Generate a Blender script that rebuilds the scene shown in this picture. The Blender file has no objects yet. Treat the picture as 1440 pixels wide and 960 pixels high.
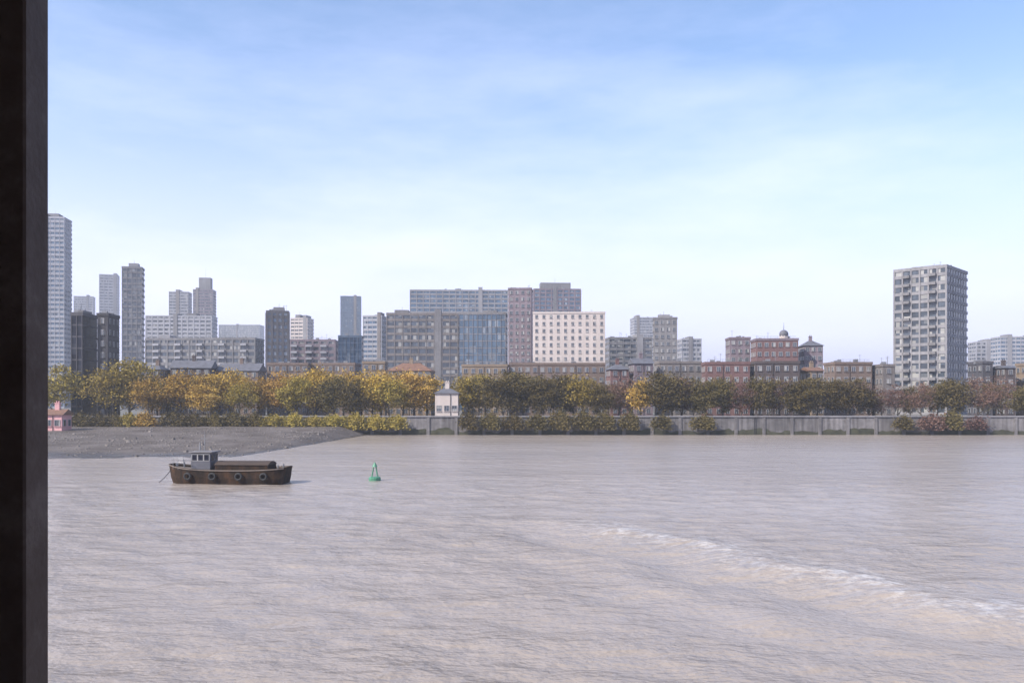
import bpy, bmesh, math, random
import numpy as np
from mathutils import Vector, Matrix
R=math.radians
sc=bpy.context.scene; COL=sc.collection
CAMZ=10.0; F=1200.0; HZ=562.0; GZ=4.2          # eye height, focal length in photo pixels, horizon row, far bank level
def PX(x,D): return (x-720)/F*D
def PZ(y,D): return CAMZ+(HZ-y)/F*D

# ------------------------------------------------------------------ materials
def newmat(n):
    m=bpy.data.materials.new(n); m.use_nodes=True
    nt=m.node_tree; return m,nt,nt.nodes['Principled BSDF'],nt.nodes,nt.links
def noise(nt,vec,scale,detail=4,rough=.55):
    n=nt.nodes.new('ShaderNodeTexNoise'); n.inputs['Scale'].default_value=scale
    n.inputs['Detail'].default_value=detail; n.inputs['Roughness'].default_value=rough
    nt.links.new(vec,n.inputs['Vector']); return n.outputs['Fac']
def mapping(nt,vec,sx,sy,sz):
    m=nt.nodes.new('ShaderNodeMapping'); m.inputs['Scale'].default_value=(sx,sy,sz)
    nt.links.new(vec,m.inputs['Vector']); return m.outputs['Vector']
def ramp(nt,fac,stops):
    r=nt.nodes.new('ShaderNodeValToRGB'); e=r.color_ramp.elements
    while len(e)<len(stops): e.new(.5)
    for k,(p,c) in enumerate(stops): e[k].position=p; e[k].color=(*c,1)
    nt.links.new(fac,r.inputs['Fac']); return r.outputs['Color']
def mixc(nt,a,b,fac=1.0,mode='MULTIPLY'):
    m=nt.nodes.new('ShaderNodeMix'); m.data_type='RGBA'; m.blend_type=mode
    for s,i in ((fac,0),(a,6),(b,7)):
        if hasattr(s,'is_linked'): nt.links.new(s,m.inputs[i])
        elif i==0: m.inputs[0].default_value=s
        else: m.inputs[i].default_value=(*s,1)
    return m.outputs[2]
def sc3(c,k): return tuple(min(1,max(0,v*k)) for v in c)
def wallmat(n,c,var=.25,rough=.85,fine=1.2):
    m,nt,b,N,L=newmat(n)
    tc=N.new('ShaderNodeTexCoord').outputs['Object']
    big=ramp(nt,noise(nt,tc,.09,5),[(.3,sc3(c,1-var)),(.7,sc3(c,1+var*.6))])
    streak=ramp(nt,noise(nt,mapping(nt,tc,1.1,1.1,.06),1.0,4),[(.35,(1-var*.9,)*3),(.6,(1,1,1))])
    fi=ramp(nt,noise(nt,tc,fine,3),[(.3,(1-var*.6,)*3),(.7,(1,1,1))])
    col=mixc(nt,mixc(nt,big,streak),fi)
    L.new(col,b.inputs['Base Color']); b.inputs['Roughness'].default_value=rough
    return m
def brickmat(n,c,mortar=(.24,.215,.195),var=.25):
    m,nt,b,N,L=newmat(n)
    tc=N.new('ShaderNodeTexCoord').outputs['Object']
    sep=N.new('ShaderNodeSeparateXYZ'); L.new(tc,sep.inputs[0])
    add=N.new('ShaderNodeMath'); L.new(sep.outputs[0],add.inputs[0]); L.new(sep.outputs[1],add.inputs[1])
    cb=N.new('ShaderNodeCombineXYZ'); L.new(add.outputs[0],cb.inputs[0]); L.new(sep.outputs[2],cb.inputs[1])
    bt=N.new('ShaderNodeTexBrick'); bt.inputs['Scale'].default_value=1
    bt.inputs['Color1'].default_value=(*c,1); bt.inputs['Color2'].default_value=(*sc3(c,.72),1); bt.inputs['Mortar'].default_value=(*mortar,1)
    bt.inputs['Brick Width'].default_value=.5; bt.inputs['Row Height'].default_value=.18; bt.inputs['Mortar Size'].default_value=.02
    L.new(cb.outputs[0],bt.inputs['Vector'])
    big=ramp(nt,noise(nt,tc,.16,5),[(.3,(1-var,)*3),(.7,(1.0,)*3)])
    L.new(mixc(nt,bt.outputs['Color'],big),b.inputs['Base Color']); b.inputs['Roughness'].default_value=.9
    return m
def glassmat(n,c,pane=(1.5,1.5,3.2),blind=(.34,.33,.31),frac=.72,rough=.08,spec=.6):
    """window glass: each pane its own tint, some with blinds drawn"""
    m,nt,b,N,L=newmat(n)
    tc=N.new('ShaderNodeTexCoord').outputs['Object']
    v=mapping(nt,tc,*(1/p for p in pane))
    fl=N.new('ShaderNodeVectorMath'); fl.operation='FLOOR'; L.new(v,fl.inputs[0])
    wn=N.new('ShaderNodeTexWhiteNoise'); wn.noise_dimensions='3D'; L.new(fl.outputs[0],wn.inputs['Vector'])
    col=ramp(nt,wn.outputs['Value'],[(0,sc3(c,.6)),(frac,sc3(c,1.5)),(frac+.06,sc3(blind,.5)),(1,blind)])
    L.new(col,b.inputs['Base Color']); b.inputs['Roughness'].default_value=rough
    b.inputs['Specular IOR Level'].default_value=spec if rough<.2 else .25
    return m
def plain(n,c,rough=.6,var=.2,scale=1.5,metal=0):
    m,nt,b,N,L=newmat(n)
    tc=N.new('ShaderNodeTexCoord').outputs['Object']
    L.new(ramp(nt,noise(nt,tc,scale,6,.65),[(.3,sc3(c,1-var)),(.7,sc3(c,1+var))]),b.inputs['Base Color'])
    b.inputs['Roughness'].default_value=rough; b.inputs['Metallic'].default_value=metal
    return m
def leafmat(n,cols,density=.5):
    m,nt,b,N,L=newmat(n)
    tc=N.new('ShaderNodeTexCoord').outputs['Object']
    oi=N.new('ShaderNodeObjectInfo')
    geo=N.new('ShaderNodeNewGeometry')
    mx=N.new('ShaderNodeMath'); mx.operation='MULTIPLY_ADD'; mx.inputs[1].default_value=.45
    L.new(geo.outputs['Random Per Island'],mx.inputs[0])
    nz=N.new('ShaderNodeMath'); nz.operation='MULTIPLY'; nz.inputs[1].default_value=.62
    L.new(noise(nt,tc,.32,3),nz.inputs[0]); L.new(nz.outputs[0],mx.inputs[2])
    col=ramp(nt,mx.outputs[0],[(.25,cols[0]),(.52,cols[1]),(.8,cols[2])])
    hs=N.new('ShaderNodeHueSaturation')
    h=N.new('ShaderNodeMapRange'); h.inputs[3].default_value=.492; h.inputs[4].default_value=.506; L.new(oi.outputs['Random'],h.inputs[0]); L.new(h.outputs[0],hs.inputs['Hue'])
    v=N.new('ShaderNodeMapRange'); v.inputs[3].default_value=.82; v.inputs[4].default_value=1.15; L.new(oi.outputs['Random'],v.inputs[0]); L.new(v.outputs[0],hs.inputs['Value'])
    L.new(col,hs.inputs['Color']); L.new(hs.outputs[0],b.inputs['Base Color'])
    b.inputs['Roughness'].default_value=.75; b.inputs['Specular IOR Level'].default_value=.08
    return m
M={}
M['conc']=wallmat('concrete_grey',(.19,.18,.185)); M['conc_l']=wallmat('concrete_light',(.25,.24,.25),.2); M['conc_d']=wallmat('concrete_dark',(.085,.08,.09))
M['conc_k']=wallmat('concrete_black',(.05,.047,.055)); M['conc_w']=wallmat('concrete_warm',(.19,.165,.155)); M['mauve']=wallmat('mauve_cladding',(.20,.155,.175)); M['cream']=wallmat('cream_stone',(.54,.465,.425),.12)
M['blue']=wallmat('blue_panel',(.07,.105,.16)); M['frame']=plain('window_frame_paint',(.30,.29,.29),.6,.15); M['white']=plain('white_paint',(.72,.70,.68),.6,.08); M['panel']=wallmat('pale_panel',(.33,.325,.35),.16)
M['tan']=brickmat('tan_brick',(.27,.185,.115)); M['brick']=brickmat('brown_brick',(.17,.105,.078)); M['red']=brickmat('red_brick',(.16,.072,.068),(.2,.14,.13)); M['dbrick']=brickmat('dark_brick',(.07,.05,.05),(.12,.1,.095))
M['pink']=wallmat('pink_render',(.62,.33,.33),.1); M['slate']=plain('slate_roof',(.10,.10,.115),.7,.3,.8); M['tile']=plain('clay_tile_roof',(.16,.085,.055),.8,.3,.8); M['felt']=plain('roof_felt',(.14,.14,.14),.9)
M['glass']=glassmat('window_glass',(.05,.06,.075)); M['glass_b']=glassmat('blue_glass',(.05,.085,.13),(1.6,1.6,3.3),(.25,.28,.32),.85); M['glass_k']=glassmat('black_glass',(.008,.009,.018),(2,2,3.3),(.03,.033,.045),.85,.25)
M['glass_n']=glassmat('navy_glass',(.018,.04,.075),(1.6,1.6,3.3),(.08,.11,.15),.85,.25)
M['steel']=plain('grey_steel',(.2,.2,.21),.5,.2,2,.3)

# ------------------------------------------------------------------ mesh helpers
def link(n,me,mats,parent=None):
    o=bpy.data.objects.new(n,me); COL.objects.link(o)
    for m in (mats if isinstance(mats,(list,tuple)) else [mats]): me.materials.append(m)
    if parent: o.parent=parent
    return o
def obj(n,bm,mats,parent=None,smooth=False):
    me=bpy.data.meshes.new(n); bm.normal_update(); bm.to_mesh(me); bm.free()
    if smooth:
        for p in me.polygons: p.use_smooth=True
    return link(n,me,mats,parent)
def bx(bm,x0,x1,y0,y1,z0,z1,mi=0):
    v=[bm.verts.new(p) for p in ((x0,y0,z0),(x1,y0,z0),(x1,y1,z0),(x0,y1,z0),(x0,y0,z1),(x1,y0,z1),(x1,y1,z1),(x0,y1,z1))]
    for q in ((3,2,1,0),(4,5,6,7),(0,1,5,4),(1,2,6,5),(2,3,7,6),(3,0,4,7)):
        f=bm.faces.new([v[i] for i in q]); f.material_index=mi
def box(n,d,mats,parent=None,bev=0):
    bm=bmesh.new(); bx(bm,*d)
    if bev: bmesh.ops.bevel(bm,geom=bm.edges[:],offset=bev,segments=1,affect='EDGES')
    return obj(n,bm,mats,parent)
def tube(bm,p,q,r0,r1,n=7):
    p=Vector(p); q=Vector(q); d=(q-p).normalized()
    u=d.orthogonal().normalized(); w=d.cross(u)
    a=[bm.verts.new(p+(u*math.cos(2*math.pi*k/n)+w*math.sin(2*math.pi*k/n))*r0) for k in range(n)]
    b=[bm.verts.new(q+(u*math.cos(2*math.pi*k/n)+w*math.sin(2*math.pi*k/n))*r1) for k in range(n)]
    for k in range(n): bm.faces.new((a[k],a[(k+1)%n],b[(k+1)%n],b[k]))
    bm.faces.new(a[::-1]); bm.faces.new(b)
def ring(bm,x0,x1,y0,y1,z0,z1,t):
    bx(bm,x0,x1,y0,y0+t,z0,z1); bx(bm,x0,x1,y1-t,y1,z0,z1); bx(bm,x0,x0+t,y0+t,y1-t,z0,z1); bx(bm,x1-t,x1,y0+t,y1-t,z0,z1)
def root(n,label,cat,loc,rz=0,group=None):
    o=bpy.data.objects.new(n,None); COL.objects.link(o); o.empty_display_size=.5
    o.location=loc; o.rotation_euler=(0,0,rz); o['label']=label; o['category']=cat
    if group: o['group']=group
    return o

# ------------------------------------------------------------------ buildings
def building(n,label,cat,x0,x1,yt,D,depth,style,wall,glass='glass',rot=0,fh=3.3,roof='flat',trim=None,bay=4.0,plant=None,winw=1.3,base=GZ,seed=0,win_h=1.6,balc=()):
    rnd=random.Random(x0*7+x1*13+int(yt))
    r=R(rot); phi=math.atan(((x0+x1)/2-720)/F); ra=r+phi; Wp=(x1-x0)/F*D*math.cos(phi)
    w=max(3,(Wp-depth*abs(math.sin(ra)))/math.cos(ra)); h=PZ(yt,D)-base
    t=root(n,label,cat,(PX((x0+x1)/2,D),D,base),r)
    hw,hd=w/2,depth/2; tm=M[trim] if trim else M[wall]
    nf=max(1,int(h/fh)); fh=h/nf; nb=max(1,round(w/bay)); bw=w/nb; ns=max(1,round(depth/bay)); sw=depth/ns
    near=D<400
    if style=='bands':                      # glazed core, a proud spandrel at each storey, piers
        box('glazing',(-hw,hw,-hd,hd,0,h-.3),M[glass],t)
        spr=rnd.choice((.36,.42,.5,.58)); pt=rnd.choice((.18,.3,.55))
        for k in range(nf):
            bm=bmesh.new(); e=.25; z=k*fh; sp=fh*spr if k else fh*.3
            ring(bm,-hw-e,hw+e,-hd-e,hd+e,z,z+sp,e-.004); obj('spandrel',bm,tm,t)
        bm=bmesh.new(); ring(bm,-hw-.3,hw+.3,-hd-.3,hd+.3,h-.5,h+.7,.5); obj('parapet',bm,tm,t)
        for k in range(nb+1):
            x=-hw+k*bw; box('pier',(x-pt,x+pt,-hd-.4,-hd-.26,0,h-.51),M[wall],t)
        if w>11 and not balc:
            xc=rnd.choice((-.3,-.05,.22,.36))*w; cw_=rnd.uniform(1.2,2.0); box('stair_core',(xc-cw_,xc+cw_,-hd-.62,hd*.5,-.02,h+rnd.uniform(2,3.4)),M[rnd.choice(('conc','conc_w','conc_l'))],t)
        for s in (-1,1):
            for k in range(1,ns):
                y=-hd+k*sw; box('pier',(min(s*(hw+.26),s*(hw+.4)),max(s*(hw+.26),s*(hw+.4)),y-.3,y+.3,0,h-.51),M[wall],t)
    elif style=='curtain':                  # all glass, slab edges and fins
        box('glazing',(-hw,hw,-hd,hd,0,h-.3),M[glass],t)
        for k in range(nf):
            bm=bmesh.new(); ring(bm,-hw-.1,hw+.1,-hd-.1,hd+.1,k*fh,k*fh+.5,.1-.004); obj('slab_edge',bm,tm,t)
        for k in range(nb+1):
            x=-hw+k*bw; box('fin',(x-.1,x+.1,-hd-.3,-hd-.11,0,h-.51),tm,t)
        bm=bmesh.new(); ring(bm,-hw-.2,hw+.2,-hd-.2,hd+.2,h-.5,h+.6,.4); obj('parapet',bm,tm,t)
    else:                                   # punched windows, each with its frame and sill
        box('wall',(-hw,hw,-hd,hd,0,h),M[wall],t,.05)
        cnt=0
        for k in range(nf-1,-1,-1):
            for j in range(nb):
                if cnt>=98: break
                x=-hw+(j+.5)*bw; z=k*fh+fh*.32; ww=min(winw,bw*.62)/2; cnt+=1
                wh=min(win_h,fh*.55)
                bm=bmesh.new(); y=-hd
                bx(bm,x-ww,x+ww,y-.03,y+.02,z,z+wh,0)
                for q in ((x-ww-.1,x-ww,z,z+wh),(x+ww,x+ww+.1,z,z+wh),(x-ww-.1,x+ww+.1,z+wh,z+wh+.12),(x-.04,x+.04,z,z+wh)):
                    bx(bm,q[0],q[1],y-.12,y+.02,q[2],q[3],1)
                bx(bm,x-ww-.2,x+ww+.2,y-.25,y+.02,z-.14,z-.003,2)
                obj('window',bm,[M[glass],M['frame'],tm],t)
        sides=[(1 if x1<720 else -1)]
        for s in sides:
            for k in range(nf-1,-1,-1):
                for j in range(ns):
                    if cnt>=98: break
                    y=-hd+(j+.5)*sw; z=k*fh+fh*.32; ww=min(winw,sw*.62)/2; cnt+=1; wh=min(win_h,fh*.55)
                    bm=bmesh.new(); X=s*hw
                    def sb(a,b_,o,z0,z1,mi): bx(bm,min(X-s*.02,X+s*o),max(X-s*.02,X+s*o),a,b_,z0,z1,mi)
                    sb(y-ww,y+ww,.03,z,z+wh,0); sb(y-ww-.1,y-ww,.12,z,z+wh,1); sb(y+ww,y+ww+.1,.12,z,z+wh,1); sb(y-ww-.1,y+ww+.1,.12,z+wh,z+wh+.12,1)
                    sb(y-ww-.2,y+ww+.2,.25,z-.14,z-.003,2)
                    obj('window',bm,[M[glass],M['frame'],tm],t)
        if nf>2:
            bm=bmesh.new(); ring(bm,-hw-.15,hw+.15,-hd-.15,hd+.15,fh*1.02,fh*1.02+.3,.145); obj('string_course',bm,tm,t)
        if roof=='flat':
            bm=bmesh.new(); ring(bm,-hw-.2,hw+.2,-hd-.2,hd+.2,h+.003,h+.9,.45); obj('parapet',bm,tm,t)
    if roof in('gable','hip'):
        rh=min(depth,w)*.32; e=.5; bm=bmesh.new()
        c=[bm.verts.new(p) for p in ((-hw-e,-hd-e,h+.01),(hw+e,-hd-e,h+.01),(hw+e,hd+e,h+.01),(-hw-e,hd+e,h+.01))]
        i=hd if roof=='hip' else 0
        i=min(i,hw*.8)
        a=bm.verts.new((-hw-(e if not i else -i),0,h+rh)); b=bm.verts.new((hw+(e if not i else -i),0,h+rh))
        for f in ((c[0],c[1],b,a),(c[2],c[3],a,b),(c[1],c[2],b),(c[3],c[0],a),(c[3],c[2],c[1],c[0])): bm.faces.new(f)
        rf=obj('roof',bm,M['tile' if wall in('tan','pink') else 'slate'],t)
        for k in range(max(1,int(w/9))):
            x=-hw*.75+(k+.5)*w*.75/max(1,int(w/9)); bm=bmesh.new(); bx(bm,x-.6,x+.6,-.45,.45,h+rh*.6,h+rh+1.5); bx(bm,x-.7,x+.7,-.55,.55,h+rh+1.504,h+rh+1.7)
            for q in (-.3,.3): tube(bm,(x+q,0,h+rh+1.7),(x+q,0,h+rh+2.2),.16,.13,6)
            obj('chimney',bm,M[wall],rf)
    if roof=='flat':
        for k in range(rnd.randint(2,4) if D<760 else 1):
            x=rnd.uniform(-hw*.8,hw*.8); y=rnd.uniform(-hd*.7,0); a_=rnd.uniform(.4,1.1); bm=bmesh.new(); bx(bm,x-a_,x+a_,y-.5,y+.5,h+.006,h+rnd.uniform(1.1,1.9)); obj('roof_vent',bm,M['steel'],t)
        if D<500:
            for k in range(rnd.randint(1,3)):
                x=rnd.uniform(-hw*.85,hw*.85); bm=bmesh.new(); z1=h+rnd.uniform(2.4,4.2); tube(bm,(x,0,h),(x,0,z1),.07,.05,5)
                for q in (.2,.6): tube(bm,(x-.6,0,z1-q),(x+.6,0,z1-q),.03,.03,4)
                obj('aerial',bm,M['steel'],t)
        if D<500 and rnd.random()<.55:
            bm=bmesh.new(); y0=-hd*.9
            for z in (1.3,1.75): tube(bm,(-hw*.9,y0,h+z),(hw*.9,y0,h+z),.04,.04,4)
            for k in range(int(w/2.5)+1):
                x=-hw*.9+k*2.5
                if x<hw*.9: tube(bm,(x,y0,h),(x,y0,h+1.75),.04,.04,4)
            obj('roof_railing',bm,M['steel'],t)
    if style=='punched' and D<335:
        for k in range(1,max(2,int(w/9))):
            x=-hw+k*w/max(2,int(w/9)); x=-hw+round((x+hw)/bw)*bw
            if -hw<x<hw:
                bm=bmesh.new(); tube(bm,(x,-hd-.14,0),(x,-hd-.14,h-.2),.08,.08,6); obj('downpipe',bm,M['conc_k'],t)
    if balc:
        for k in range(1,nf):
            for j in balc:
                if j>=nb: continue
                x=-hw+(j+.5)*bw; z=k*fh; bm=bmesh.new(); y=-hd-.42
                bx(bm,x-bw*.42,x+bw*.42,y-1.2,y,z,z+.18); bx(bm,x-bw*.42,x+bw*.42,y-1.2,y-1.12,z+.184,z+1.05)
                for q in (x-bw*.42,x+bw*.42-.06): bx(bm,q,q+.06,y-1.116,y,z+.184,z+1.05)
                obj('balcony',bm,M['conc' if wall=='conc_l' else 'panel'],t)
    if plant:
        a,b_,ph=plant
        bm=bmesh.new(); bx(bm,-hw+a*w,-hw+b_*w,-hd*.6,hd*.6,h+.004,h+ph); p=obj('plant_room',bm,M['conc' if wall!='conc' else 'conc_l'],t)
        bm=bmesh.new(); xm=-hw+(a+b_)/2*w; tube(bm,(xm,0,h+ph),(xm,0,h+ph+ph*.8),.12,.05,5); obj('aerial',bm,M['steel'],p)
    return t

building('tower','very tall slender grey blue tower rising right beside the dark steel post','tower',58,101,309,600,14,'bands','panel','glass_b',rot=8,trim='panel',plant=(.2,.7,3.5),bay=3)
building('office_block','black glass office block on the bank beneath the slender tall tower','office block',101,137,444,268,11,'curtain','conc_d','glass_k',rot=4,trim='conc_d',bay=1.6,plant=(.3,.8,1.4))
building('stair_tower','dark grey blank sided block joined to the right of the black glass office','block',137,168,446,270,9,'punched','conc_k','glass',rot=4,bay=2.6,winw=.8)
building('tower','slim grey concrete tower just right of the black glass office','tower',172,203,378,520,9,'bands','conc','glass',rot=14,plant=(.3,.8,3),bay=2.6)
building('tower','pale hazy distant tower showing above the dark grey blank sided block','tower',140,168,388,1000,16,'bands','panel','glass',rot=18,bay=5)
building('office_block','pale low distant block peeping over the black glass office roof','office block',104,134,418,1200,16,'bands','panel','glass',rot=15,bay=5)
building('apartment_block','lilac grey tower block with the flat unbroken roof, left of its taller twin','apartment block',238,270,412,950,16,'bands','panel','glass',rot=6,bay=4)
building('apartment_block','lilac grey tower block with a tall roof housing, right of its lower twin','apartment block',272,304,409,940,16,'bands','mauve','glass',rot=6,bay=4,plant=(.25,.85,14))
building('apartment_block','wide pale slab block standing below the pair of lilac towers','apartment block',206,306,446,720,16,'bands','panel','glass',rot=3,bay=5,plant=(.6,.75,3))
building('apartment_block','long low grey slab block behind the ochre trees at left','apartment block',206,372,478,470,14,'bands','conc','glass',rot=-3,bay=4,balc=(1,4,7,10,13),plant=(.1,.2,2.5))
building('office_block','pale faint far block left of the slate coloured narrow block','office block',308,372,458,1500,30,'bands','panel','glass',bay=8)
building('office_block','narrow slate coloured block sticking up from the long grey slab','office block',375,407,440,430,10,'bands','conc_d','glass_b',rot=12,bay=2.5,plant=(.3,.8,2.6))
building('apartment_block','small pinkish pale block between the slate narrow block and the blue glass cube','apartment block',409,441,449,800,16,'bands','cream','glass',rot=-8,bay=4,plant=(.2,.5,4))
building('apartment_block','low mauve block in front of the small pinkish pale block','apartment block',409,476,480,480,14,'bands','mauve','glass',rot=4,bay=4,balc=(0,2,4))
building('tower','faint blue far tower standing over the blue glass cube','tower',479,508,418,1100,16,'bands','blue','glass_b',rot=8,bay=5)
building('office_block','deep blue glass cube office low on the skyline','office block',476,511,474,440,10,'curtain','blue','glass_n',rot=5,trim='blue',bay=2)
building('office_block','light grey panel office between the blue glass cube and the broad concrete office','office block',511,544,446,610,14,'bands','panel','glass_b',rot=-6,bay=3.4)
building('office_block','broad brownish concrete office in the middle of the skyline','office block',545,645,444,440,16,'bands','conc_w','glass',rot=3,bay=4,plant=(.1,.3,2.5))
building('office_block','steel blue glass office adjoining the broad brownish concrete office','office block',646,714,443,440,16,'curtain','blue','glass_b',rot=-3,trim='conc',bay=2.4,plant=(.5,.8,2))
building('office_block','long pale grey office rising behind the concrete and blue glass offices','office block',578,714,411,650,20,'bands','conc_l','glass_b',rot=2,bay=5,plant=(.46,.52,2))
building('tower','mauve brown narrow tower at the left end of the cream stone building','tower',715,749,409,430,11,'punched','mauve','glass',rot=-4,bay=2.9)
building('office_block','grey lilac slab rising behind the cream stone building','office block',748,816,409,700,18,'bands','mauve','glass_b',rot=3,bay=4.5,plant=(.15,.8,6))
building('stone_building','cream stone building, brightest facade on the skyline','building',749,850,443,410,14,'punched','cream','glass',rot=-2,bay=3.4,trim='cream',winw=1.1)
building('apartment_block','low grey block just right of the cream stone building','apartment block',850,916,477,480,14,'bands','conc','glass',rot=4,bay=4)
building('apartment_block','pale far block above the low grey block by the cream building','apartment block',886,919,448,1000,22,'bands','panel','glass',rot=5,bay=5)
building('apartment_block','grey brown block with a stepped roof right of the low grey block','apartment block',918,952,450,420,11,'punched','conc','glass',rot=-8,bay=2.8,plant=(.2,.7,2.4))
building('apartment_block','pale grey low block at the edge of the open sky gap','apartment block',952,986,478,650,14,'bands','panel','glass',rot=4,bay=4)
building('apartment_block','mauve rendered block adjoining the left of the red brick mansion block','apartment block',1020,1055,478,360,10,'punched','mauve','glass',rot=-4,bay=2.6)
b=building('mansion_block','large dark red brick mansion block with a small corner cupola','mansion block',1055,1122,480,340,11,'punched','red','glass',rot=-5,bay=2.6,trim='mauve')
hh=PZ(480,340)-GZ
bm=bmesh.new(); bmesh.ops.create_cone(bm,cap_ends=True,segments=8,radius1=1.7,radius2=1.7,depth=2.4,matrix=Matrix.Translation((3.2,-2.6,hh+1.21))); cu=obj('cupola',bm,M['cream'],b)
bm=bmesh.new(); bmesh.ops.create_uvsphere(bm,u_segments=12,v_segments=8,radius=1.8,matrix=Matrix.Translation((3.2,-2.6,hh+2.6)))
tube(bm,(3.2,-2.6,hh+4.2),(3.2,-2.6,hh+7.2),.12,.04,6); obj('dome',bm,M['slate'],cu,True)
building('mansion_block','paler pinkish brick wing at the right end of the red mansion block','mansion block',1122,1157,487,345,10,'punched','mauve','glass',rot=-5,bay=2.6,roof='hip')
building('tower','broad grey tower block with a shaded right side at the right of the view','tower block',1258,1360,383,340,25,'bands','conc_l','glass',rot=-44,bay=3.2,trim='conc_l',plant=(.25,.8,1.6),balc=(1,4))
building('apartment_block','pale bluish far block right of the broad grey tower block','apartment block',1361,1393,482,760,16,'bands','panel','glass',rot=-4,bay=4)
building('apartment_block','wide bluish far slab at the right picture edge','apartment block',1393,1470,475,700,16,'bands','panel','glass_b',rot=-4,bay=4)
# the low brick row along the bank, mostly behind the trees
low=[('house','brown brick house half hidden behind olive trees at far left',204,240,520,300,'brick','hip'),
('house','dark brick house with a slate roof behind the ochre trees',240,306,518,305,'dbrick','gable'),
('house','wide brown brick terrace behind the tallest ochre trees',306,374,522,310,'brick','gable'),
('apartment_block','flat roofed tan brick flats behind the trees under the slate block',376,440,514,320,'brick','flat'),
('apartment_block','brown brick flats behind the trees below the blue glass cube',440,508,514,325,'brick','flat'),
('apartment_block','pale tan flats seen between tree crowns below the light grey office',510,545,512,310,'tan','flat'),
('house','tan brick house with clay roof behind the golden tree',545,612,522,300,'tan','hip'),
('apartment_block','long tan flats at the centre of the bank behind dark trees',650,715,516,310,'tan','flat'),
('apartment_block','brown brick flats under the cream stone building',715,850,514,315,'brick','flat'),
('house','pinkish brick house with hipped roof right of the dark trees',852,884,520,300,'red','hip'),
('house','narrow mauve fronted house between two brick houses',884,918,512,300,'mauve','gable'),
('apartment_block','grey brown flats beneath the stepped roof block',920,986,512,305,'conc_w','flat'),
('apartment_block','rosy brick flats below the mauve rendered block',986,1054,513,290,'red','flat'),
('warehouse','dark brick warehouse in front of the red mansion block',1054,1124,512,288,'dbrick','flat'),
('house','orange tan brick house with clay roof right of the dark warehouse',1124,1158,522,290,'tan','gable'),
('apartment_block','long brown brick flats under the open sky left of the grey tower block',1158,1226,513,300,'brick','flat'),
('apartment_block','pale brown flats touching the left foot of the grey tower block',1226,1258,516,295,'conc_w','flat'),
('apartment_block','dark brown flats at the right foot of the grey tower block',1360,1396,512,300,'conc_d','flat'),
('house','dark brick house with slate roof near the right picture edge',1394,1428,518,295,'dbrick','gable'),
('house','tan brick house cut by the right picture edge',1428,1475,514,295,'tan','flat')]
for n,l,x0,x1,yt,D,wl,rf in low:
    building(n,l,'house' if n=='house' else ('warehouse' if n=='warehouse' else 'flats'),x0,x1,yt,D,9,'punched',wl,rot=random.Random(x0).uniform(-6,6),roof=rf,bay=2.7,winw=1.2,fh=3.1)
building('pavilion','small white rendered pavilion among dark trees at the centre of the bank','pavilion',612,646,553,252,5,'punched','cream',roof='hip',bay=2.2,fh=4)
# ------------------------------------------------------------------ ground, walls, foreshore
land=plain('far_land',(.12,.115,.10),.95,.3,.05)
bm=bmesh.new(); bx(bm,-2600,2600,244.6,3400,-3,GZ); o=obj('ground',bm,land); o['kind']='structure'
stone=wallmat('river_wall_stone',(.21,.195,.195),.5,.9,.8)
t=root('embankment_wall','long grey stone river wall with a coping along the far bank','river wall',(0,244,0))
bm=bmesh.new(); bx(bm,-420,420,0,.6,-3,5.1)
for k in range(-52,53): bx(bm,k*8-.45,k*8+.45,-.25,-.004,-3,4.9)
obj('wall',bm,stone,t)
bm=bmesh.new(); bx(bm,-420,420,-.35,.75,5.104,5.45); obj('coping',bm,M['conc_l'],t)
# green tide line on the wall
rd=random.Random(3); bm=bmesh.new(); prev=None
for k in range(841):
    x=-420+k; z=1.35+.35*math.sin(x*.21)+.25*math.sin(x*.63+1)+rd.uniform(-.45,.35)
    c=(bm.verts.new((x,-.03,-1)),bm.verts.new((x,-.03,z)),bm.verts.new((x,-.003,z)))
    if prev:
        bm.faces.new((prev[0],c[0],c[1],prev[1])); bm.faces.new((prev[1],c[1],c[2],prev[2]))
    prev=c
obj('weed_line',bm,plain('weed',(.045,.045,.026),.9,.6,.5),t)
for x in (-12,32,69.5,104.3,150,188):
    bm=bmesh.new()
    for q in (-.28,.28): tube(bm,(x+q,-.12,-1),(x+q,-.12,5.6),.05,.05,5)
    for k in range(20): tube(bm,(x-.28,-.12,-.8+k*.32),(x+.28,-.12,-.8+k*.32),.03,.03,4)
    obj('ladder',bm,M['conc_k'],t)
def fbm(x,y,s=0):
    return (math.sin(x*.13+s)+math.sin(y*.17+x*.05+2*s)+.6*math.sin(x*.41-y*.23+s)+.4*math.sin(x*.9+y*.7+3*s))/3
mud,nt,b,N,L=newmat('foreshore_shingle')
tc=N.new('ShaderNodeTexCoord').outputs['Object']
c1=ramp(nt,noise(nt,tc,.12,6),[(.3,(.095,.077,.065)),(.52,(.16,.135,.12)),(.75,(.235,.203,.185))])
c2=ramp(nt,noise(nt,tc,3.0,5,.7),[(.3,(.55,)*3),(.7,(1,1,1))])
sp=N.new('ShaderNodeSeparateXYZ'); L.new(tc,sp.inputs[0])
wz=N.new('ShaderNodeMath'); wz.operation='MULTIPLY_ADD'; wz.inputs[1].default_value=.5; L.new(noise(nt,tc,.25,5,.65),wz.inputs[0]); L.new(sp.outputs[2],wz.inputs[2])
wet=ramp(nt,wz.outputs[0],[(.30,(1,1,1)),(.62,(0,0,0))])
L.new(mixc(nt,mixc(nt,c1,c2),(.62,.62,.60),wet),b.inputs['Base Color'])
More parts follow.
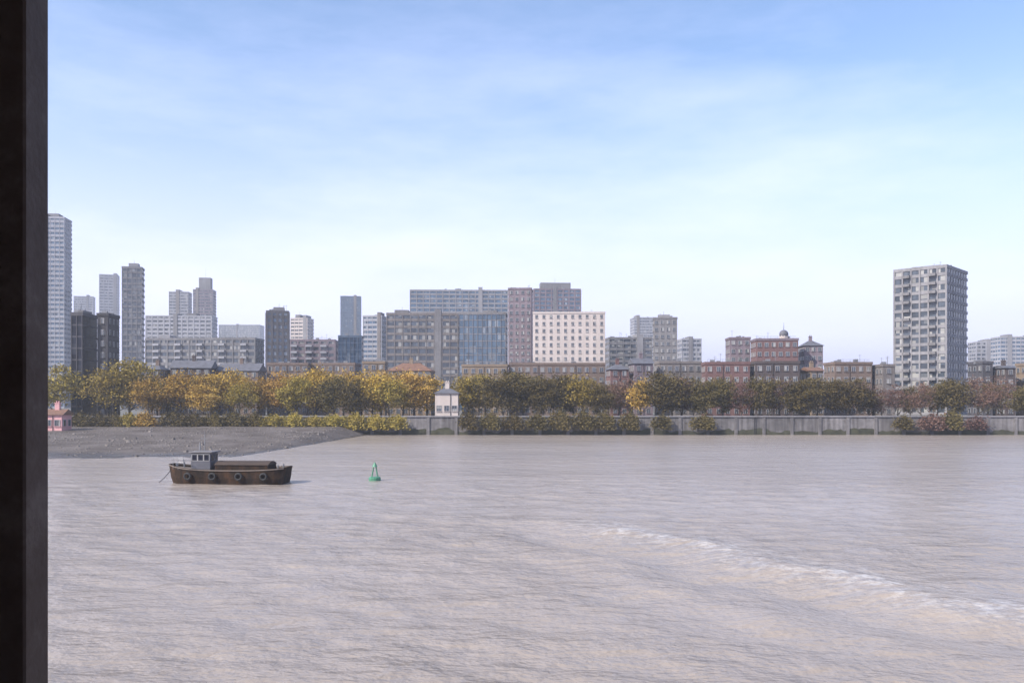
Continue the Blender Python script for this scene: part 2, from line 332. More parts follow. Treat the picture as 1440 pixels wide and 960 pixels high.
rr=N.new('ShaderNodeMapRange'); rr.inputs[3].default_value=.85; rr.inputs[4].default_value=.25; L.new(wet,rr.inputs[0]); L.new(rr.outputs[0],b.inputs['Roughness']); b.inputs['Specular IOR Level'].default_value=.25
bp=N.new('ShaderNodeBump'); bp.inputs['Distance'].default_value=.3; L.new(noise(nt,tc,2,6,.7),bp.inputs['Height']); L.new(bp.outputs[0],b.inputs['Normal'])
bm=bmesh.new(); nx,ny=150,60; g=[]
for j in range(ny+1):
    row=[]
    for i in range(nx+1):
        u=i/nx; v=j/ny
        x=-170+u*155; y=140+v*103.9
        edge=149+3*fbm(x,0,1)+1.3*math.sin(x*.47+1)*math.sin(x*.19)+.8*math.sin(x*1.3+2)*math.sin(x*.31+1)+max(0,(x+49))**1.35*6.0      # shoreline swings back to the wall at right
        z=(y-edge)*.026+.12*fbm(x*2,y*2,2)+.05*fbm(x*7,y*7,4)
        row.append(bm.verts.new((x,y,max(z,-.6))))
    g.append(row)
for j in range(ny):
    for i in range(nx): bm.faces.new((g[j][i],g[j][i+1],g[j+1][i+1],g[j+1][i]))
o=obj('foreshore',bm,mud,None,True); o['kind']='structure'

rd=random.Random(9); vs=[];fs=[]
for _ in range(4200):
    x=rd.uniform(-150,-24); y=rd.uniform(149,236); edge=149+3*fbm(x,0,1)+1.3*math.sin(x*.47+1)*math.sin(x*.19)+.8*math.sin(x*1.3+2)*math.sin(x*.31+1)+max(0,(x+49))**1.35*6.0
    z=(y-edge)*.026+.12*fbm(x*2,y*2,2)+.05*fbm(x*7,y*7,4)
    if y<edge-1 or (fbm(x*1.7,y*.9,6)<.05 and rd.random()<.75): continue
    r=rd.uniform(.1,.32)*(1.9 if rd.random()<.06 else 1); i=len(vs)
    for k in range(6):
        a=k*1.047+rd.uniform(-.3,.3); q_=r*rd.uniform(.7,1.2); vs.append((x+math.cos(a)*q_,y+math.sin(a)*q_,z-.12))
    for k in range(6):
        a=k*1.047+rd.uniform(-.3,.3); q_=r*rd.uniform(.35,.7); vs.append((x+math.cos(a)*q_,y+math.sin(a)*q_,z+r*rd.uniform(.3,.7)))
    for k in range(6): fs.append((i+k,i+(k+1)%6,i+6+(k+1)%6,i+6+k))
    fs.append(tuple(i+6+k for k in range(6)))
me=bpy.data.meshes.new('stones'); me.from_pydata(vs,[],fs)
o=link('stones',me,plain('wet_stone',(.14,.12,.105),.7,.75,.35)); o['kind']='stuff'
# ------------------------------------------------------------------ river
wm,nt,b,N,L=newmat('river_water')
tc=N.new('ShaderNodeTexCoord').outputs['Object']
silt=ramp(nt,noise(nt,mapping(nt,tc,.35,1.2,1),.03,5,.6),[(.32,(.262,.221,.188)),(.68,(.318,.270,.232))])
at=N.new('ShaderNodeAttribute'); at.attribute_name='foam'
fo=N.new('ShaderNodeMath'); fo.operation='MULTIPLY'; L.new(at.outputs['Fac'],fo.inputs[0])
L.new(ramp(nt,noise(nt,mapping(nt,tc,1,1.6,1),1.1,6,.7),[(.46,(0,0,0)),(.62,(1,1,1))]),fo.inputs[1])
L.new(mixc(nt,silt,(.74,.72,.71),fo.outputs[0],'MIX'),b.inputs['Base Color'])
b.inputs['Roughness'].default_value=.22; b.inputs['IOR'].default_value=1.33
ruf=ramp(nt,noise(nt,mapping(nt,tc,.3,1.25,1),.022,4,.55),[(.36,(.32,)*3),(.62,(.82,)*3)])
h1=noise(nt,mapping(nt,tc,.8,1.25,1),.62,4,.52); h2=noise(nt,mapping(nt,tc,.6,1.3,1),.17,2,.5); h3=noise(nt,mapping(nt,tc,1,1.3,1),2.6,3,.5)
def madd(a,k,c):
    m=N.new('ShaderNodeMath'); m.operation='MULTIPLY_ADD'; m.inputs[1].default_value=k; L.new(a,m.inputs[0]); L.new(c,m.inputs[2]); return m.outputs[0]
hh_=madd(h2,1.6,madd(h3,.22,h1))
bp=N.new('ShaderNodeBump'); bp.inputs['Distance'].default_value=.62; L.new(ruf,bp.inputs['Strength']); L.new(hh_,bp.inputs['Height']); L.new(bp.outputs[0],b.inputs['Normal'])
M['water']=wm
def axis(lo,hi,a,bb,step):
    mid=list(np.arange(a,bb+1e-6,step)); left=[]; s=step; x=a
    while x>lo: s*=1.35; x-=s; left.append(max(x,lo))
    right=[]; s=step; x=mid[-1]
    while x<hi: s*=1.35; x+=s; right.append(min(x,hi))
    return np.array(left[::-1]+mid+right)
xs=axis(-2500,2500,-62,92,.4); ys=axis(-55,244.3,24,118,.36)
X,Y=np.meshgrid(xs,ys)
rs=np.random.RandomState(5); Z=np.zeros_like(X)
for k in range(26):
    wl=rs.uniform(1.2,6); th=rs.normal(1.5,.95); a=.0055*wl**.5; p=rs.uniform(0,6.28)
    Z+=a*np.sin((X*math.cos(th)+Y*math.sin(th))*6.283/wl+p+.6*np.sin(X*.05+Y*.03+p))
A=np.array([4.,69.]); B=np.array([27.,37.]); d=(B-A)/np.linalg.norm(B-A); nn=np.array([-d[1],d[0]])
if nn[1]>0: nn=-nn                                    # towards the camera
s=(X-A[0])*d[0]+(Y-A[1])*d[1]; q=(X-A[0])*nn[0]+(Y-A[1])*nn[1]
q=q+1.1*np.sin(s*.16)+.5*np.sin(s*.5+1)
along=np.clip((s+6)/12,0,1)*np.clip((60-s)/14,0,1)
Z+=along*(.30*np.exp(-(q/1.9)**2)-.46*np.exp(-((q-5.2)/2.3)**2)+.12*np.exp(-((q-9.5)/1.9)**2)-.10*np.exp(-((q-13)/2.)**2)+.05*np.exp(-((q-17)/1.9)**2))
win=np.clip((X+62)/8,0,1)*np.clip((92-X)/8,0,1)*np.clip((Y-24)/4,0,1)*np.clip((118-Y)/25,0,1)
Z*=win
foam=along*(np.exp(-((q+.6)/2.6)**2)*.38)
ny,nx=X.shape
me=bpy.data.meshes.new('river')
V=np.stack([X.ravel(),Y.ravel(),Z.ravel()],1)
idx=np.arange(nx*ny).reshape(ny,nx)
Q=np.stack([idx[:-1,:-1].ravel(),idx[:-1,1:].ravel(),idx[1:,1:].ravel(),idx[1:,:-1].ravel()],1)
me.from_pydata(V.tolist(),[],Q.tolist())
fa=me.attributes.new('foam','FLOAT','POINT'); fa.data.foreach_set('value',foam.ravel().astype(np.float32))
me.polygons.foreach_set('use_smooth',np.ones(len(Q),dtype=bool))
o=link('river',me,wm); o['kind']='structure'
# ------------------------------------------------------------------ trees and shrubs
BARK=plain('bark',(.075,.062,.05),.9,.3,2)
LEAF={'ochre':leafmat('ochre_leaves',((.18,.108,.02),(.34,.215,.042),(.46,.31,.07))),
'olive':leafmat('olive_leaves',((.125,.094,.018),(.25,.19,.038),(.35,.27,.065))),
'dark':leafmat('dark_leaves',((.045,.035,.012),(.095,.073,.026),(.15,.115,.045))),
'russet':leafmat('russet_leaves',((.075,.042,.033),(.14,.078,.06),(.20,.125,.092))),
'golden':leafmat('golden_leaves',((.25,.145,.028),(.44,.275,.065),(.54,.36,.11)))}
def tree_meshes(seed,H,cw,cb,nclump,per,leaf,spread):
    """trunk+limbs mesh and crown mesh for a tree H tall; crown width cw, crown base at cb*H"""
    rd=random.Random(seed); bt=bmesh.new()
    p=Vector((0,0,-.4)); r=H*.022; tops=[]
    lean=Vector((rd.uniform(-.06,.06),rd.uniform(-.06,.06),1))
    segs=6
    for k in range(segs):
        q=p+lean*(H*.72/segs)+Vector((rd.uniform(-.12,.12),rd.uniform(-.12,.12),0)); r2=r*.8
        tube(bt,p,q,r,r2,7); 
        if k>=1:
            for _ in range(3):
                a=rd.uniform(0,6.28); ln=cw*rd.uniform(.25,.5); up=rd.uniform(.3,1.0)
                e=p.lerp(q,rd.random())+Vector((math.cos(a)*ln,math.sin(a)*ln,ln*up)); s=p.lerp(q,.5)
                tube(bt,s,e,r2*.5,r2*.15,5); tops.append(e)
                for _ in range(2):
                    e2=e+Vector((rd.uniform(-1,1),rd.uniform(-1,1),rd.uniform(.2,1)))*ln*.5; tube(bt,s.lerp(e,.65),e2,r2*.22,r2*.06,4); tops.append(e2)
        p,r=q,r2
    tops.append(p)
    vs=[];fs=[]
    cz=H*(cb+1)/2; rz=H*(1-cb)/2
    for c in range(nclump):
        while True:
            u=Vector((rd.uniform(-1,1),rd.uniform(-1,1),rd.uniform(-1,1)))
            if .25<u.length<1: break
        narrow=1-.35*max(0,u.z)
        ctr=Vector((u.x*cw/2*narrow,u.y*cw/2*narrow,cz+u.z*rz))
        if rd.random()<.45: ctr=ctr.lerp(rd.choice(tops),.55)
        cs=spread*rd.uniform(.55,1.3)
        for _ in range(int(per*rd.uniform(.5,1.4))):
            o=Vector((rd.gauss(0,cs),rd.gauss(0,cs),rd.gauss(0,cs*.62)))+ctr
            if o.z<H*cb*.7: continue
            s=leaf*rd.uniform(.6,1.4); a=Vector((rd.gauss(0,1),rd.gauss(0,1),rd.gauss(0,1))).normalized(); b=a.orthogonal().normalized()
            b=(Matrix.Rotation(rd.uniform(0,6.28),3,a)@b)*s*.6; a=a*s
            i=len(vs); vs+= [o-a,o-b*.8,o+a,o+b]; fs.append((i,i+1,i+2,i+3))
    mt=bpy.data.meshes.new('trunk'); bt.normal_update(); bt.to_mesh(mt); bt.free(); mt.materials.append(BARK)
    mc=bpy.data.meshes.new('crown'); mc.from_pydata(vs,[],fs)
    return mt,mc
LIB={}
def lib(kind):
    if kind not in LIB:
        L_=[]
        for s in range(3):
            sd=hash(kind)%97; sd={'ochre':11,'olive':23,'dark':37,'russet':51,'golden':67}[kind]*10+s
            if kind=='russet': a=tree_meshes(sd,10,7+s*.6,.25,44,60,.17,.75)
            elif kind=='dark': a=tree_meshes(sd,10,8.5-s*.5,.14,75,95,.2,.85)
            elif kind=='golden': a=tree_meshes(sd,10,6,.2,55,90,.19,.7)
            else: a=tree_meshes(sd,10,8+s*.7,.2,60,85,.19,.8)
            a[1].materials.append(LEAF[kind]); L_.append(a)
        LIB[kind]=L_
    return LIB[kind]
def tree(px,yt,D,kind,label,wide=1.0,base=GZ,group='trees along the far bank'):
    k=int(px)%3; mt,mc=lib(kind)[k]
    H=PZ(yt+random.Random(px*3).uniform(-9,7),D)-base; s=H/10; wide*=random.Random(px*5).uniform(.88,1.12)
    t=root('tree',label,'tree',(PX(px,D),D,base),random.Random(px).uniform(0,6.28),group)
    t.scale=(s*wide,s*wide,s)
    for n,m in (('trunk',mt),('crown',mc)):
        o=bpy.data.objects.new(n,m); COL.objects.link(o); o.parent=t
    return t
T=[(78,515,256,'olive','olive tree between the dark steel post and the black glass office'),
(158,524,252,'olive','olive tree in front of the dark grey blank sided block'),
(184,514,258,'olive','tall olive tree below the slim grey concrete tower'),
(208,538,250,'ochre','short ochre tree right of the tall olive tree by the slim tower'),
(234,534,262,'olive','olive tree left of the first ochre pair'),
(256,530,254,'ochre','ochre tree above the wheelhouse end of the brown barge'),
(286,534,250,'golden','orange gold tree left of the wide brown terrace'),
(312,527,262,'ochre','ochre tree above the middle of the brown barge'),
(338,536,252,'olive','broad olive green tree above the barge stern'),
(362,526,258,'ochre','tall ochre tree under the right end of the long grey slab'),
(392,522,256,'golden','gold leaved tree below the narrow slate coloured block'),
(418,532,252,'olive','olive tree below the small pinkish pale block'),
(444,524,262,'ochre','brownish ochre tree below the low mauve block'),
(470,534,252,'dark','dark olive tree left of the deep blue glass cube'),
(497,538,250,'dark','small dark tree straight below the deep blue glass cube'),
(522,530,256,'ochre','ochre tree below the light grey panel office'),
(548,533,252,'olive','yellow olive tree left of the golden tree'),
(583,513,258,'golden','brightest golden tree, left of the white pavilion'),
(658,522,258,'olive','olive tree just right of the white pavilion'),
(684,518,262,'olive','tall olive tree below the steel blue glass office'),
(708,534,252,'dark','dark tree below the mauve brown narrow tower'),
(736,528,256,'dark','tall dark tree left of the cream stone building'),
(764,536,251,'dark','low dark tree below the left corner of the cream building'),
(790,528,257,'dark','broad dark tree below the centre of the cream building'),
(818,530,253,'olive','olive brown tree below the right half of the cream building'),
(842,536,250,'dark','dark tree right below the cream building corner'),
(870,534,256,'russet','russet tree in front of the pinkish brick house'),
(902,532,254,'golden','orange tree before the narrow mauve fronted house'),
(932,528,252,'dark','dark green tree before the grey brown flats'),
(958,536,256,'russet','thin russet tree right of the dark green tree'),
(992,538,251,'dark','dark tree before the left end of the rosy brick flats'),
(1016,536,256,'dark','taller dark tree before the middle of the rosy brick flats'),
(1042,544,252,'russet','dark russet tree before the right end of the rosy brick flats'),
(1068,536,254,'dark','dark tree before the dark brick warehouse'),
(1096,530,258,'russet','russet tree before the warehouse right half'),
(1124,534,252,'dark','dark tree between the warehouse and the orange tan house'),
(1150,536,256,'dark','dark tree before the orange tan house'),
(1170,543,258,'russet','small russet tree left of the dull dark tree under the sky gap'),
(1240,545,252,'russet','small russet tree between the low dark tree and the grey tower block'),
(1192,538,252,'dark','dull dark tree below the open sky gap at right'),
(1222,542,254,'dark','low dark tree left of the grey tower block'),
(1262,536,256,'russet','russet tree at the left foot of the grey tower block'),
(1296,533,252,'russet','broad russet tree at the middle foot of the grey tower block'),
(1340,538,254,'dark','dark tree at the right foot of the grey tower block'),
(1374,540,252,'russet','russet tree right of the grey tower block'),
(1408,534,256,'russet','tall russet tree near the right picture edge'),
(1440,542,252,'dark','dark tree cut by the right picture edge')]
T2=[(168,532,276,'olive','set back olive tree in the gap right of the dark grey blank sided block'),
(222,528,276,'ochre','set back ochre tree before the brown brick house at far left'),(271,524,274,'olive','set back olive tree before the dark brick slate roofed house'),
(325,522,276,'ochre','set back tall ochre tree before the wide brown terrace'),(377,530,272,'olive','set back olive tree left of the gold leaved tree'),
(405,526,276,'ochre','set back ochre tree behind the gold leaved tree'),(431,528,274,'ochre','set back ochre tree before the tan brick flats right corner'),
(457,531,272,'olive','set back olive tree under the low mauve block'),(484,527,276,'ochre','set back ochre tree between the two dark trees under the blue glass cube'),
(510,531,272,'ochre','set back ochre tree right of the small dark tree'),(536,529,275,'golden','set back golden brown tree before the pale tan flats'),
(566,526,275,'ochre','set back ochre tree left of the brightest golden tree'),(600,528,275,'ochre','set back ochre tree just left of the white pavilion'),
(672,527,275,'olive','set back olive tree between two trees right of the pavilion'),(722,528,275,'dark','set back dark tree left end of the brown flats under the cream building'),
(778,530,275,'dark','set back dark tree before the middle of the brown flats'),(806,531,275,'dark','set back dark tree before the right half of the brown flats'),
(856,532,273,'dark','set back dark tree left of the pinkish brick house'),(886,536,273,'russet','set back russet tree between the pinkish house and the orange tree'),
(945,532,274,'dark','set back dark tree before the grey brown flats'),(975,538,273,'dark','set back dark tree in the gap right of the thin russet tree'),
(1082,538,274,'russet','set back russet tree before the middle of the dark warehouse'),(1136,540,273,'dark','set back dark tree before the orange tan house'),
(1208,540,273,'russet','set back russet tree under the long brown flats'),(1280,540,273,'dark','set back dark tree between the russet trees under the grey tower block'),(1318,541,273,'dark','set back dark tree right of the broad russet tree'),(1390,540,273,'dark','set back dark tree between the two russet trees at right')]
for a in T: tree(*a,wide=1.18)
for a in T2: tree(*a,wide=1.1)
def shrub_mesh(seed):
    rd=random.Random(seed); vs=[];fs=[]
    for c in range(26):
        a=rd.uniform(0,6.28); rr=rd.random()**.5*1.5; ctr=Vector((math.cos(a)*rr,math.sin(a)*rr*.7,rd.uniform(.3,2.2)*(1-rr*.28)))
        for _ in range(55):
            o=ctr+Vector((rd.gauss(0,.33),rd.gauss(0,.33),rd.gauss(0,.28)))
            if o.z<-.1: continue
            s=rd.uniform(.09,.2); a_=Vector((rd.gauss(0,1),rd.gauss(0,1),rd.gauss(0,1))).normalized(); b_=a_.orthogonal().normalized()*s*.6; a_*=s
            i=len(vs); vs+=[o-a_,o-b_,o+a_,o+b_]; fs.append((i,i+1,i+2,i+3))
    me=bpy.data.meshes.new('shrub'); me.from_pydata(vs,[],fs); return me
SH={}
S=[(112,'dark','dark shrub at the foot of the black glass office'),(138,'dark','dark shrub at the foot of the dark grey blank sided block'),(160,'dark','dark shrub left of the tawny shrubs by the foreshore'),(180,'olive','low olive shrub on the foreshore edge below the tall olive tree'),(205,'ochre','tawny shrub left of the dark shrub run behind the barge'),
(244,'dark','first dark shrub behind the left end of the brown barge'),(272,'dark','dark shrub straight behind the barge wheelhouse'),(300,'dark','large dark shrub above the barge hatch'),(328,'dark','dark shrub above the right half of the barge'),
(356,'dark','dark shrub meeting the olive shrubs'),(384,'olive','olive shrub right of the dark shrub run'),(412,'olive','olive green shrub below the small pinkish pale block'),(440,'olive','round olive shrub below the low mauve block'),
(468,'olive','olive shrub where the foreshore ends'),(498,'olive','olive shrub hanging over the wall below the blue glass cube'),(526,'olive','yellowish shrub over the wall below the light grey office'),(556,'olive','last olive shrub before the bare wall by the pavilion'),
(660,'dark','dark shrub over the wall right of the pavilion'),(690,'dark','dark shrub over the wall below the blue glass office'),(722,'dark','dark shrub over the wall below the mauve narrow tower'),(756,'dark','dark shrub over the wall left below the cream building'),(788,'dark','dark shrub over the wall below the cream building centre'),(820,'dark','dark shrub over the wall below the cream building right half'),(850,'dark','dark shrub over the wall right of the cream building'),(886,'dark','dark shrub over the wall below the orange tree'),(932,'dark','large dark shrub over the wall below the dark green tree'),(990,'dark','dark shrub over the wall below the dark russet tree'),(1272,'dark','dark shrub over the wall at the left foot of the grey tower block'),(1372,'russet','russet shrub over the wall right of the grey tower block'),(1310,'russet','russet shrub over the wall below the grey tower block'),(1340,'dark','dark shrub over the wall at the right foot of the grey tower block')]
for px,kind,label in S:
    k=(kind,px%2)
    if k not in SH:
        m=shrub_mesh(px); m.materials.append(LEAF[kind]); SH[k]=m
    D=241.5; zb=(D-149)*.026 if px<470 else 1.6
    o=bpy.data.objects.new('shrub',SH[k]); COL.objects.link(o); rd=random.Random(px)
    o.location=(PX(px,D),D,zb); sx=rd.uniform(1.7,2.3); o.scale=(sx,1.1,rd.uniform(1.5,2.1)*(1.25 if px>470 else 1)); o.rotation_euler=(0,0,rd.uniform(-.3,.3))
    o['label']=label; o['category']='shrub'; o['group']='shrubs along the river wall'

# ------------------------------------------------------------------ pink boathouse on the foreshore
building('boathouse','small pink rendered boathouse on the foreshore beside the dark steel post','boathouse',62,101,583,226,5,'punched','pink',roof='gable',bay=2.4,fh=4.5,base=1.7)

# ------------------------------------------------------------------ moored barge
HB,nt,b,N,L=newmat('barge_hull_paint'); tc=N.new('ShaderNodeTexCoord').outputs['Object']
L.new(mixc(nt,ramp(nt,noise(nt,mapping(nt,tc,1,1,.35),1.3,6,.65),[(.42,(.022,.015,.011)),(.58,(.048,.027,.016)),(.74,(.095,.048,.025))]),ramp(nt,noise(nt,tc,5,4),[(.3,(.6,)*3),(.7,(1,1,1))])),b.inputs['Base Color']); b.inputs['Roughness'].default_value=.85; b.inputs['Specular IOR Level'].default_value=.2; DK=plain('barge_deck',(.15,.12,.10),.8,.3,1.5); WH=plain('wheelhouse_paint',(.09,.09,.105),.5,.2,1.2); TP=plain('hatch_tarpaulin',(.05,.032,.022),.8,.3,.9)
t=root('barge','dark brown barge with a grey wheelhouse moored off the foreshore','barge',(PX(323,103),103,0),R(-4))
Ln=7.2
bm=bmesh.new(); secs=[]
for k in range(15):
    u=-1+2*k/14; x=u*Ln
    bw=2.1*(1-max(0,abs(u)-.55)**2*3.2) if u<0 else 2.1*(1-max(0,u-.72)**2*3.5)
    top=1.75+.55*max(0,-u)**2.5+.25*max(0,u)**3; rake=(.9*max(0,-u)**4,.5*max(0,u)**4)
    pts=[]
    for (f,z,xo) in ((.55,-.7,1),(.93,-.1,.6),(1,.7,.3),(1.03,top,0)):
        pts.append((f*bw,z,x+(rake[0]-rake[1])*xo))
    ring_=[bm.verts.new((p[2],-p[0],p[1])) for p in pts[::-1]]+[bm.verts.new((p[2],p[0],p[1])) for p in pts]
    secs.append(ring_)
for a,b_ in zip(secs,secs[1:]):
    for i in range(7): bm.faces.new((a[i],b_[i],b_[i+1],a[i+1]))
bm.faces.new(secs[0]); bm.faces.new(secs[-1][::-1])
bmesh.ops.recalc_face_normals(bm,faces=bm.faces[:]); obj('hull',bm,HB,t)
bm=bmesh.new(); vv=[]
for k in range(15):
    u=-1+2*k/14; bw=2.1*(1-max(0,abs(u)-.55)**2*3.2) if u<0 else 2.1*(1-max(0,u-.72)**2*3.5)
    z=1.45+.5*max(0,-u)**2.5+.25*max(0,u)**3
    vv.append((bm.verts.new((u*Ln*.985,-bw*.98,z)),bm.verts.new((u*Ln*.985,bw*.98,z))))
for a,b_ in zip(vv,vv[1:]): bm.faces.new((a[0],b_[0],b_[1],a[1]))
obj('deck',bm,DK,t)
bm=bmesh.new(); ring(bm,-1.2,5.2,-1.5,1.5,1.4,2.25,.12); obj('hatch_coaming',bm,HB,t)
bm=bmesh.new(); n=9
pr=[(-1.6+3.2*i/n, 2.26+.42*math.sin(math.pi*i/n)) for i in range(n+1)]
pv=[[bm.verts.new((x,y,z)) for y,z in pr] for x in (-1.3,5.3)]
for i in range(n): bm.faces.new((pv[0][i],pv[1][i],pv[1][i+1],pv[0][i+1]))
bm.faces.new(pv[0]); bm.faces.new(pv[1][::-1]); obj('hatch_cover',bm,TP,t)
wh=box('wheelhouse',(-4.3,-1.9,-1.1,1.1,1.5,3.65),WH,t,.06)
box('roof',(-4.55,-1.65,-1.3,1.3,3.653,3.8),M['conc'],wh,.03)
for k in range(3):
    x=-4.15+k*.74; bm=bmesh.new(); bx(bm,x,x+.6,-1.13,-1.08,2.75,3.45,0)
    for qd in ((x-.06,x,2.69,3.51),(x+.6,x+.66,2.69,3.51)): bx(bm,qd[0],qd[1],-1.16,-1.08,qd[2],qd[3],1)
    bx(bm,x,x+.6,-1.16,-1.08,3.45,3.51,1); bx(bm,x,x+.6,-1.16,-1.08,2.69,2.75,1)
    obj('window',bm,[M['glass_k'],M['frame']],wh)
for s in (-1,1):
    bm=bmesh.new(); bx(bm,-1.92,-1.88,s*.55-.4,s*.55+.4,2.75,3.45); obj('window',bm,M['glass_k'],wh)
bm=bmesh.new(); tube(bm,(-3.1,0,3.9),(-3.1,0,6.2),.06,.035,8); tube(bm,(-3.6,0,5.3),(-2.6,0,5.3),.03,.03,6); obj('mast',bm,M['steel'],t)
bm=bmesh.new(); tube(bm,(-4.0,.7,3.9),(-4.0,.7,4.8),.11,.11,8); obj('exhaust_pipe',bm,M['steel'],t)
for x,s in ((-6.1,-1),(-6.1,1),(6.3,-1),(6.3,1)):
    bm=bmesh.new(); tube(bm,(x,s*1.0,1.45),(x,s*1.0,2.15+(0.25 if x<0 else 0.1)),.1,.1,8); obj('bollard',bm,M['steel'],t)
for sgn in (-1,1):
    bm=bmesh.new()
    for x in (-6.4,-5.6,-4.8): tube(bm,(x,sgn*(1.35 if x<-6 else 1.75 if x<-5 else 1.9),1.7),(x,sgn*(1.35 if x<-6 else 1.75 if x<-5 else 1.9),3.0),.035,.035,5)
    for z in (2.55,3.0): tube(bm,(-6.4,sgn*1.35,z),(-5.6,sgn*1.75,z),.03,.03,5); tube(bm,(-5.6,sgn*1.75,z),(-4.8,sgn*1.9,z),.03,.03,5)
    obj('guard_rail',bm,M['steel'],t)
bm=bmesh.new(); pp=None
for k in range(9):
    u=k/8; p=(-6.9-2.6*u,0,2.1-2.5*u-.35*math.sin(u*3.14))
    if pp: tube(bm,pp,p,.045,.045,5)
    pp=p
obj('anchor_rope',bm,M['conc_k'],t)
RUB=plain('tyre_rubber',(.02,.02,.021),.8)
for x in (-4.2,-1.2,2,5):
    bm=bmesh.new(); R0,r0=.36,.13; vg=[]
    for a in range(14):
        A_=a/14*6.283; vg.append([bm.verts.new((x+math.cos(A_)*(R0+r0*math.cos(B_/8*6.283)),-2.32+r0*math.sin(B_/8*6.283),.95+math.sin(A_)*(R0+r0*math.cos(B_/8*6.283)))) for B_ in range(8)])
    for a in range(14):
        for c in range(8): bm.faces.new((vg[a][c],vg[(a+1)%14][c],vg[(a+1)%14][(c+1)%8],vg[a][(c+1)%8]))
    obj('tyre_fender',bm,RUB,t,True)
bm=bmesh.new()
for k in range(14):
    u0=-1+2*k/14; u1=-1+2*(k+1)/14
    def bwf(u): return 2.19*(1-max(0,abs(u)-.55)**2*3.2) if u<0 else 2.19*(1-max(0,u-.72)**2*3.5)
    for s in (-1,1): tube(bm,(u0*Ln,s*bwf(u0),1.62+.55*max(0,-u0)**2.5+.25*max(0,u0)**3),(u1*Ln,s*bwf(u1),1.62+.55*max(0,-u1)**2.5+.25*max(0,u1)**3),.07,.07,6)
obj('rubbing_strake',bm,DK,t)
# ------------------------------------------------------------------ green buoy
GR=plain('buoy_green',(.06,.20,.12),.5,.3,3)
t=root('buoy','small green channel buoy floating alone right of the brown barge','buoy',(PX(527,106),106,0))
bm=bmesh.new(); pr=[(0,-.4),(.55,-.35),(.75,0),(.75,.35),(.62,.45),(0,.46)]
vr=[[bm.verts.new((math.cos(a/16*6.283)*r,math.sin(a/16*6.283)*r,z)) for a in range(16)] for r,z in pr[1:-1]]
for a,b_ in zip(vr,vr[1:]):
    for i in range(16): bm.faces.new((a[i],a[(i+1)%16],b_[(i+1)%16],b_[i]))
bm.faces.new(vr[0][::-1]); bm.faces.new(vr[-1]); obj('float',bm,GR,t)
bm=bmesh.new()
for a in range(4):
    c,s_=math.cos(a*1.571+.78),math.sin(a*1.571+.78); tube(bm,(c*.5,s_*.5,.45),(c*.2,s_*.2,1.7),.05,.05,6)
obj('cage',bm,GR,t)
bm=bmesh.new(); bmesh.ops.create_cone(bm,cap_ends=True,segments=12,radius1=.34,radius2=.04,depth=.6,matrix=Matrix.Translation((0,0,2.0))); obj('topmark',bm,GR,t)

# ------------------------------------------------------------------ the viewpoint: terrace, its quay, added unseen shading roof and walls, the dark post
o=box('terrace',(-14,14,-7,2.0,8.15,8.4),M['conc']); o['kind']='structure'
o=box('quay',(-14,14,-7,1.6,-3,8.146),stone); o['kind']='structure'
o=box('added_shade_canopy',(-14,14,-7,1.75,11.7,12.1),M['white']); o['kind']='structure'  # unseen roof slab added to keep sun off the post; white for bounce
o=box('added_shade_back_wall',(-14,14,-7,-6.6,8.404,11.696),M['white']); o['kind']='structure'  # unseen wall added behind the camera to shade the post, white for bounce
o=box('added_shade_end_wall',(-6.4,-6,-6.596,1.5,8.404,11.696),M['white']); o['kind']='structure'  # unseen wall added at left to block sun from the post front
PT,nt,b,N,L=newmat('black_post_paint')
tc=N.new('ShaderNodeTexCoord').outputs['Object']
L.new(ramp(nt,noise(nt,tc,9,6,.65),[(.25,(.085,.058,.044)),(.55,(.125,.092,.075)),(.78,(.20,.16,.135))]),b.inputs['Base Color']); b.inputs['Roughness'].default_value=.6; b.inputs['Specular IOR Level'].default_value=.15
bp=N.new('ShaderNodeBump'); bp.inputs['Distance'].default_value=.002; L.new(noise(nt,tc,60,4),bp.inputs['Height']); L.new(bp.outputs[0],b.inputs['Normal'])
xr=PX(69,1.6); yf=-xr*F/(720-35)
t=root('post','dark painted steel post standing close by at the left edge','post',(xr-.15,(1.6+yf)/2,8.4))
hy=(1.6-yf)/2
box('shaft',(-.15,.15,-hy,hy,.024,3.29),PT,t,.004)
box('base_plate',(-.24,.24,-hy-.09,hy+.09,0,.02),PT,t)
for sx in (-.2,.2):
    for sy in (-1,1):
        bm=bmesh.new(); tube(bm,(sx,sy*(hy+.05),.02),(sx,sy*(hy+.05),.05),.014,.014,6); obj('bolt',bm,M['steel'],t)

# ------------------------------------------------------------------ air, sky, sun, camera
HAZE=.00030
hz=bpy.data.materials.new('haze_air'); hz.use_nodes=True; nt=hz.node_tree; nt.nodes.clear()
ou=nt.nodes.new('ShaderNodeOutputMaterial'); pv=nt.nodes.new('ShaderNodeVolumePrincipled'); pv.inputs['Color'].default_value=(.90,.93,1,1); pv.inputs['Density'].default_value=HAZE; pv.inputs['Anisotropy'].default_value=.2
nt.links.new(pv.outputs[0],ou.inputs['Volume'])
bm=bmesh.new(); bx(bm,-2700,2700,-80,3500,-4,170); o=obj('haze',bm,hz); o['kind']='stuff'

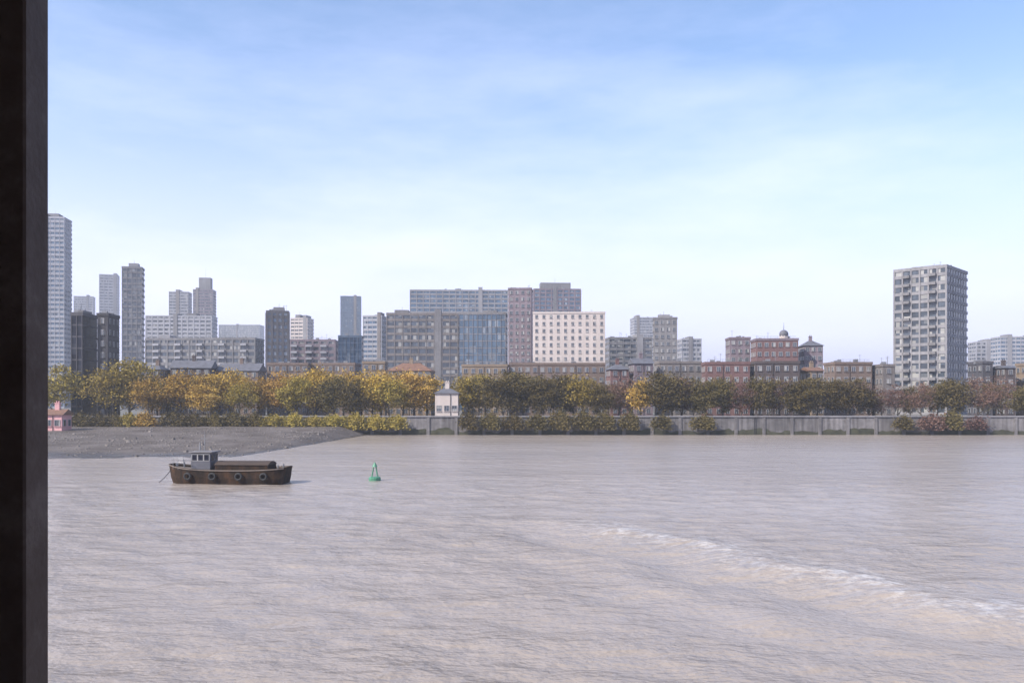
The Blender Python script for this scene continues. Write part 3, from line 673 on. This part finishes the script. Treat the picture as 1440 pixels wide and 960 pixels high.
EL=38; AZ=-124                                # sun to the left, a little behind the viewer
S_=Vector((math.sin(R(AZ))*math.cos(R(EL)),math.cos(R(AZ))*math.cos(R(EL)),math.sin(R(EL))))
w=bpy.data.worlds.new("World"); sc.world=w; w.use_nodes=True
nt=w.node_tree; bg=nt.nodes['Background']; N,L=nt.nodes,nt.links
sky=N.new('ShaderNodeTexSky'); sky.sky_type='NISHITA'; sky.sun_disc=False
sky.sun_elevation=R(EL); sky.sun_rotation=R(AZ)%(2*math.pi); sky.air_density=1.0; sky.dust_density=.6; sky.ozone_density=2.0
tc=N.new('ShaderNodeTexCoord').outputs['Generated']
sep=N.new('ShaderNodeSeparateXYZ'); L.new(tc,sep.inputs[0])
cl=noise(nt,mapping(nt,tc,1.3,1.3,5.0),1.6,7,.6)
mk=ramp(nt,cl,[(.42,(0,0,0)),(.74,(1,1,1))])
low=N.new('ShaderNodeMapRange'); low.inputs[1].default_value=0; low.inputs[2].default_value=.42; low.inputs[3].default_value=1.0; low.inputs[4].default_value=.22; L.new(sep.outputs[2],low.inputs[0])
mm=N.new('ShaderNodeMath'); mm.operation='MULTIPLY'; L.new(mk,mm.inputs[0]); L.new(low.outputs[0],mm.inputs[1])
hzn=N.new('ShaderNodeMapRange'); hzn.interpolation_type='SMOOTHSTEP'; hzn.inputs[1].default_value=.0; hzn.inputs[2].default_value=.38; hzn.inputs[3].default_value=.95; hzn.inputs[4].default_value=0; L.new(sep.outputs[2],hzn.inputs[0])
L.new(mixc(nt,mixc(nt,mixc(nt,sky.outputs[0],(.985,.985,1.04)),(4.45,4.4,6.3),hzn.outputs[0],'MIX'),(5.2,5.4,7.5),mm.outputs[0],'MIX'),bg.inputs[0]); bg.inputs[1].default_value=.112
su=bpy.data.lights.new('sun','SUN'); su.energy=3.3; su.angle=R(.6); su.color=(1,.93,.83)
so=bpy.data.objects.new('sun',su); COL.objects.link(so); so.rotation_euler=(-S_).to_track_quat('-Z','Y').to_euler()
cd=bpy.data.cameras.new('camera'); cam=bpy.data.objects.new('camera',cd); COL.objects.link(cam); sc.camera=cam
cd.sensor_width=36; cd.lens=F/1440*36; cd.shift_y=(HZ-480)/1440; cd.clip_start=.05; cd.clip_end=12000
cam.location=(0,0,CAMZ); cam.rotation_euler=(R(90),0,0)
vs=sc.view_settings; vs.view_transform='Standard'; vs.look='None'; vs.exposure=1.1; vs.gamma=1; vs.use_curve_mapping=False
